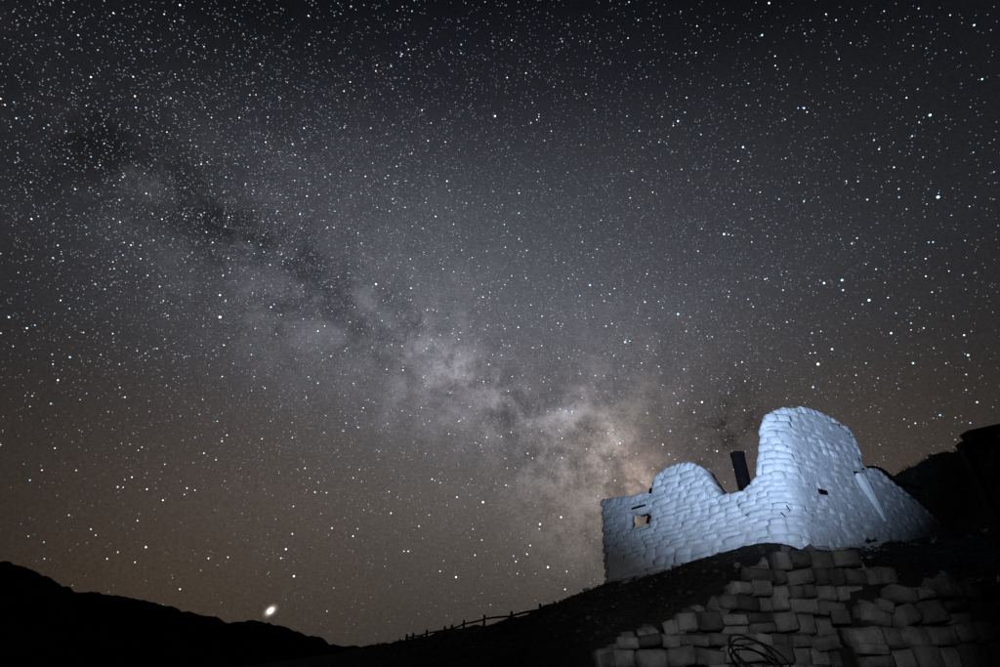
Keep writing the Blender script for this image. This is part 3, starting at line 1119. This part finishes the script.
BRIGHT = """180 5 2 w|135 96 2 o|91 77 2 w|167 132 1.6 w|74 12 1.6 b|36 35 1.6 b|14 102 1.5 b|44 128 1.5 b|100 165 1.5 w|65 164 1.5 b|18 153 1.3 b|162 219 1.7 o|186 216 1.4 w|120 180 1.2 w|226 154 1.2 w
495 116 2.1 w|447 181 1.8 w|344 91 1.6 o|304 128 1.6 w|307 196 1.6 w|300 214 1.7 w|391 66 1.4 w|422 110 1.4 w|260 64 1.4 w|268 117 1.4 w|412 11 1.4 b|461 53 1.4 b|377 65 1.4 o
526 73 1.6 o|678 121 2.0 b|743 147 2.0 w|738 161 1.8 w|519 193 1.6 w|586 94 1.6 o|628 38 1.5 o|697 26 1.5 o|519 213 1.6 b|659 142 1.6 b|734 204 1.6 b|629 2 1.6 b|627 116 1.4 b
938 197 3.2 b|930 115 2.7 b|974 25 2.2 b|982 79 2.1 b|804 108 2.0 b|798 108 1.6 b|807 112 1.5 w|769 3 2.0 w|762 35 2.0 b|836 20 1.8 b|884 11 1.6 b|950 15 1.6 o|874 140 1.7 b|879 149 1.7 w|912 136 1.8 b|923 157 1.5 w|804 201 1.8 b|899 197 1.7 b|779 199 1.6 b|839 59 1.6 b|775 56 1.6 w
220 317 2.7 w|220 295 1.9 o|224 345 1.7 w|9 317 2.2 b|27 328 2.1 b|35 325 1.7 b|1 333 1.8 b|70 357 2.0 b|58 380 1.9 w|120 222 1.7 o|131 245 1.7 w|105 289 1.6 b|123 255 1.5 b|227 435 1.6 w|53 364 1.6 w
376 284 2.0 w|271 307 1.8 w|318 331 1.7 w|403 370 1.6 w|411 288 1.6 w|483 297 1.6 w|331 356 1.5 w|318 383 1.5 w|265 388 1.5 o|350 322 1.4 w|459 421 1.5 w
678 314 2.3 b|724 234 2.3 b|698 251 1.8 b|625 342 2.0 b|590 285 1.9 b|645 302 1.8 w|702 402 1.9 w|678 403 1.8 b|597 249 1.6 b|558 323 1.6 w|542 316 1.5 w|606 326 1.6 w|684 369 1.7 b|748 299 1.6 b|745 381 1.5 w|742 362 1.6 w|526 278 1.4 w
869 300 2.7 b|842 280 2.5 b|824 283 2.3 b|843 290 2.0 b|818 364 2.8 o|832 349 2.1 b|813 387 2.1 b|812 333 1.7 b|891 333 2.3 b|913 363 2.1 b|968 355 2.3 b|964 335 1.9 w|977 402 1.9 b|940 415 1.9 b|765 279 1.7 w|783 290 1.7 b|787 322 1.7 b|876 269 1.8 b|911 323 1.7 b|896 313 1.6 b|933 242 1.8 b|857 238 1.8 b|905 252 1.6 b|810 353 1.5 w|866 363 1.6 b|856 375 1.6 b|904 419 1.5 b|866 264 1.4 b|932 292 1.6 w|953 316 1.6 b|878 378 1.5 b
142 447 1.5 b|42 470 1.6 w|30 480 1.7 b|132 477 1.7 w|147 489 1.8 w|163 500 1.8 w|187 488 1.7 w|146 547 1.9 w|135 562 1.6 w|180 589 1.8 w|69 515 1.5 w|91 529 1.5 w|228 557 1.5 w|204 453 1.6 w|222 441 1.6 w|55 448 1.6 w|195 490 1.5 w
286 549 1.9 w|294 576 2.0 w|281 558 1.5 w|353 536 1.7 w|483 502 2.1 w|332 528 1.6 w|456 577 1.9 w|391 513 1.7 w|315 492 1.6 w|432 479 1.6 w|457 497 1.8 w|440 571 1.5 w|475 555 1.6 w|404 551 1.5 w|327 611 1.3 w|419 526 1.4 w
540 524 2.1 w|561 517 1.9 w|548 567 2.1 w|527 554 1.8 w|717 451 1.8 w|669 454 1.5 b|620 443 2.0 b|617 444 1.4 b|623 441 1.3 b|506 485 1.6 w|562 438 1.5 w|566 411 1.7 b|572 413 1.4 b|560 409 1.4 b|608 433 1.4 b|613 430 1.3 b"""
COLS = {'w': (0.95, 0.96, 1.0), 'b': (0.45, 0.72, 1.0), 'o': (1.0, 0.80, 0.68)}
bm = bmesh.new()
bmesh.ops.create_icosphere(bm, subdivisions=1, radius=1.0)
star_mesh = bm_mesh('star', bm)
star_mesh.materials.append(M_STAR)
entries = []
for ln in BRIGHT.split('\n'):
    for e in ln.split('|'):
        a = e.split()
        entries.append((float(a[0]), float(a[1]), float(a[2]), a[3]))
sr = random.Random(77)
while len(entries) < 300:
    px, py = sr.uniform(0, 1000), sr.uniform(0, 560)
    if py > 520 and px > 560: continue
    entries.append((px, py, sr.uniform(1.25, 1.65), sr.choice('wwbbbo')))
for (px, py, sz, c) in entries:
    d = ray(px, py).normalized()
    o = link('star', star_mesh, sky)
    o.location = d * RS
    ln = ray(px, py).length            # stars near the picture's edge are seen under a smaller angle
    rad = (0.45 if sz < 1.9 else 0.52) * sz * PXM / ln ** 1.5
    o.scale = (rad, rad, rad)
    k = min(1.5, 0.5 + 0.35 * sz) * sr.uniform(0.85, 1.1)
    cc = COLS[c]
    o.color = (cc[0] * k, cc[1] * k, cc[2] * k, 1)

# the thousands of fainter stars
NS = 330000
v = rng.normal(size=(NS * 2, 3))
v /= np.linalg.norm(v, axis=1)[:, None]
v = v[v[:, 2] > 0.03]
bnv = np.array(BN)
lat = v @ bnv
el = v[:, 2]
keep = rng.random(len(v)) < (0.30 + 0.70 * np.exp(-(lat / 0.34) ** 2)) * np.clip(1.9 - 1.45 * el, 0.5, 1.0) * (0.34 + 0.66 * np.exp(-((1 - v @ np.array(ray(480, 270).normalized())) / 0.16) ** 2)) * np.clip(0.05 + (el / 0.55) ** 1.4, 0.05, 1.0)
v = v[keep]
ns_ = len(v)
mag = np.log10(1 + rng.random(ns_) * (10 ** (0.55 * 5.0) - 1)) / 0.55        # 0 bright .. 5 faint
flux = 10 ** (-0.4 * mag)
rad = np.clip(0.56 + 0.6 * flux ** 0.5, 0.5, 1.0)
em = np.clip(0.05 + 2.9 * flux ** 0.66, 0.05, 1.6)
hue = rng.random(ns_)
colr = np.where(hue[:, None] < 0.5, np.array([0.54, 0.77, 1.0]), np.where(hue[:, None] < 0.95, np.array([0.95, 0.96, 1.0]), np.array([1.0, 0.82, 0.70])))
colr = colr * em[:, None]
octv = np.array([(1, 0, 0), (-1, 0, 0), (0, 1, 0), (0, -1, 0), (0, 0, 1), (0, 0, -1)], float)
octf = np.array([(0, 2, 4), (2, 1, 4), (1, 3, 4), (3, 0, 4), (2, 0, 5), (1, 2, 5), (3, 1, 5), (0, 3, 5)])
V = (v * RS)[:, None, :] + octv[None] * (rad * PXM)[:, None, None] * 0.72
Fc = octf[None] + (np.arange(ns_) * 6)[:, None, None]
me = bpy.data.meshes.new('star_field')
me.vertices.add(ns_ * 6)
me.vertices.foreach_set('co', V.astype(np.float32).ravel())
me.loops.add(ns_ * 24)
me.loops.foreach_set('vertex_index', Fc.astype(np.int32).ravel())
me.polygons.add(ns_ * 8)
me.polygons.foreach_set('loop_start', np.arange(0, ns_ * 24, 3, dtype=np.int32))
me.update(calc_edges=True)
at = me.attributes.new('star_colour', 'FLOAT_COLOR', 'POINT')
at.data.foreach_set('color', np.repeat(np.concatenate([colr, np.ones((ns_, 1))], 1), 6, axis=0).astype(np.float32).ravel())
o = link('star_field', me, sky, M_FIELD)
o['kind'] = 'stuff'
print('faint stars', ns_)

# bright planet low over the ridge
bm = bmesh.new()
bmesh.ops.create_icosphere(bm, subdivisions=3, radius=1.0)
pm = bm_mesh('planet', bm, True)
o = link('planet', pm, None, M_STAR)
d = ray(270.5, 610.5)
o.location = d.normalized() * (RS - 60)
rr_ = 2.6 * PXM / d.length ** 1.5
o.scale = (rr_ * 1.35, rr_, rr_ * 0.9)
o.rotation_euler = (0, R(-40), 0)
o.color = (1.6, 1.5, 1.4, 1)
tag(o, 'brilliant cream white planet low over the dark ridge', 'planet')

def bloom_mat(name, alpha, colour):
    m = bpy.data.materials.new(name)
    m.use_nodes = True
    t = m.node_tree
    t.nodes.clear()
    e = t.nodes.new('ShaderNodeEmission')
    e.inputs['Color'].default_value = (*colour, 1)
    e.inputs['Strength'].default_value = 1.0
    tr = t.nodes.new('ShaderNodeBsdfTransparent')
    mx = t.nodes.new('ShaderNodeMixShader')
    mx.inputs[0].default_value = alpha
    t.links.new(tr.outputs[0], mx.inputs[1])
    t.links.new(e.outputs[0], mx.inputs[2])
    oo = t.nodes.new('ShaderNodeOutputMaterial')
    t.links.new(mx.outputs[0], oo.inputs['Surface'])
    m.cycles.emission_sampling = 'NONE'
    return m


for k_, al in ((1.25, .26), (1.5, .14), (1.8, .07), (2.2, .035), (2.7, .015)):  # glowing shells added round the planet to imitate bloom
    hm = pm.copy()
    hm.materials.clear()
    hm.materials.append(bloom_mat('planet_bloom', al, (1.0, .86, .74)))
    ho = link('bloom_shell', hm, o)
    ho.scale = (k_, k_, k_)

# faint meteor above the left end of the ruin
m0, m1 = ray(600, 410).normalized() * (RS - 30), ray(641, 415).normalized() * (RS - 30)
bm = bmesh.new()
pts = [m0 + (m1 - m0) * (k / 8.0) for k in range(9)]
tube(bm, [p - m0 for p in pts], [PXM * r_ for r_ in (.1, .3, .42, .4, .36, .3, .25, .15, .05)], 6)
o = link('meteor', bm_mesh('meteor', bm), None, M_STAR)
o.location = m0
o.color = (.16, .155, .15, 1)
tag(o, 'faint thin meteor streak in the sky above the left hump of the ruin', 'meteor')
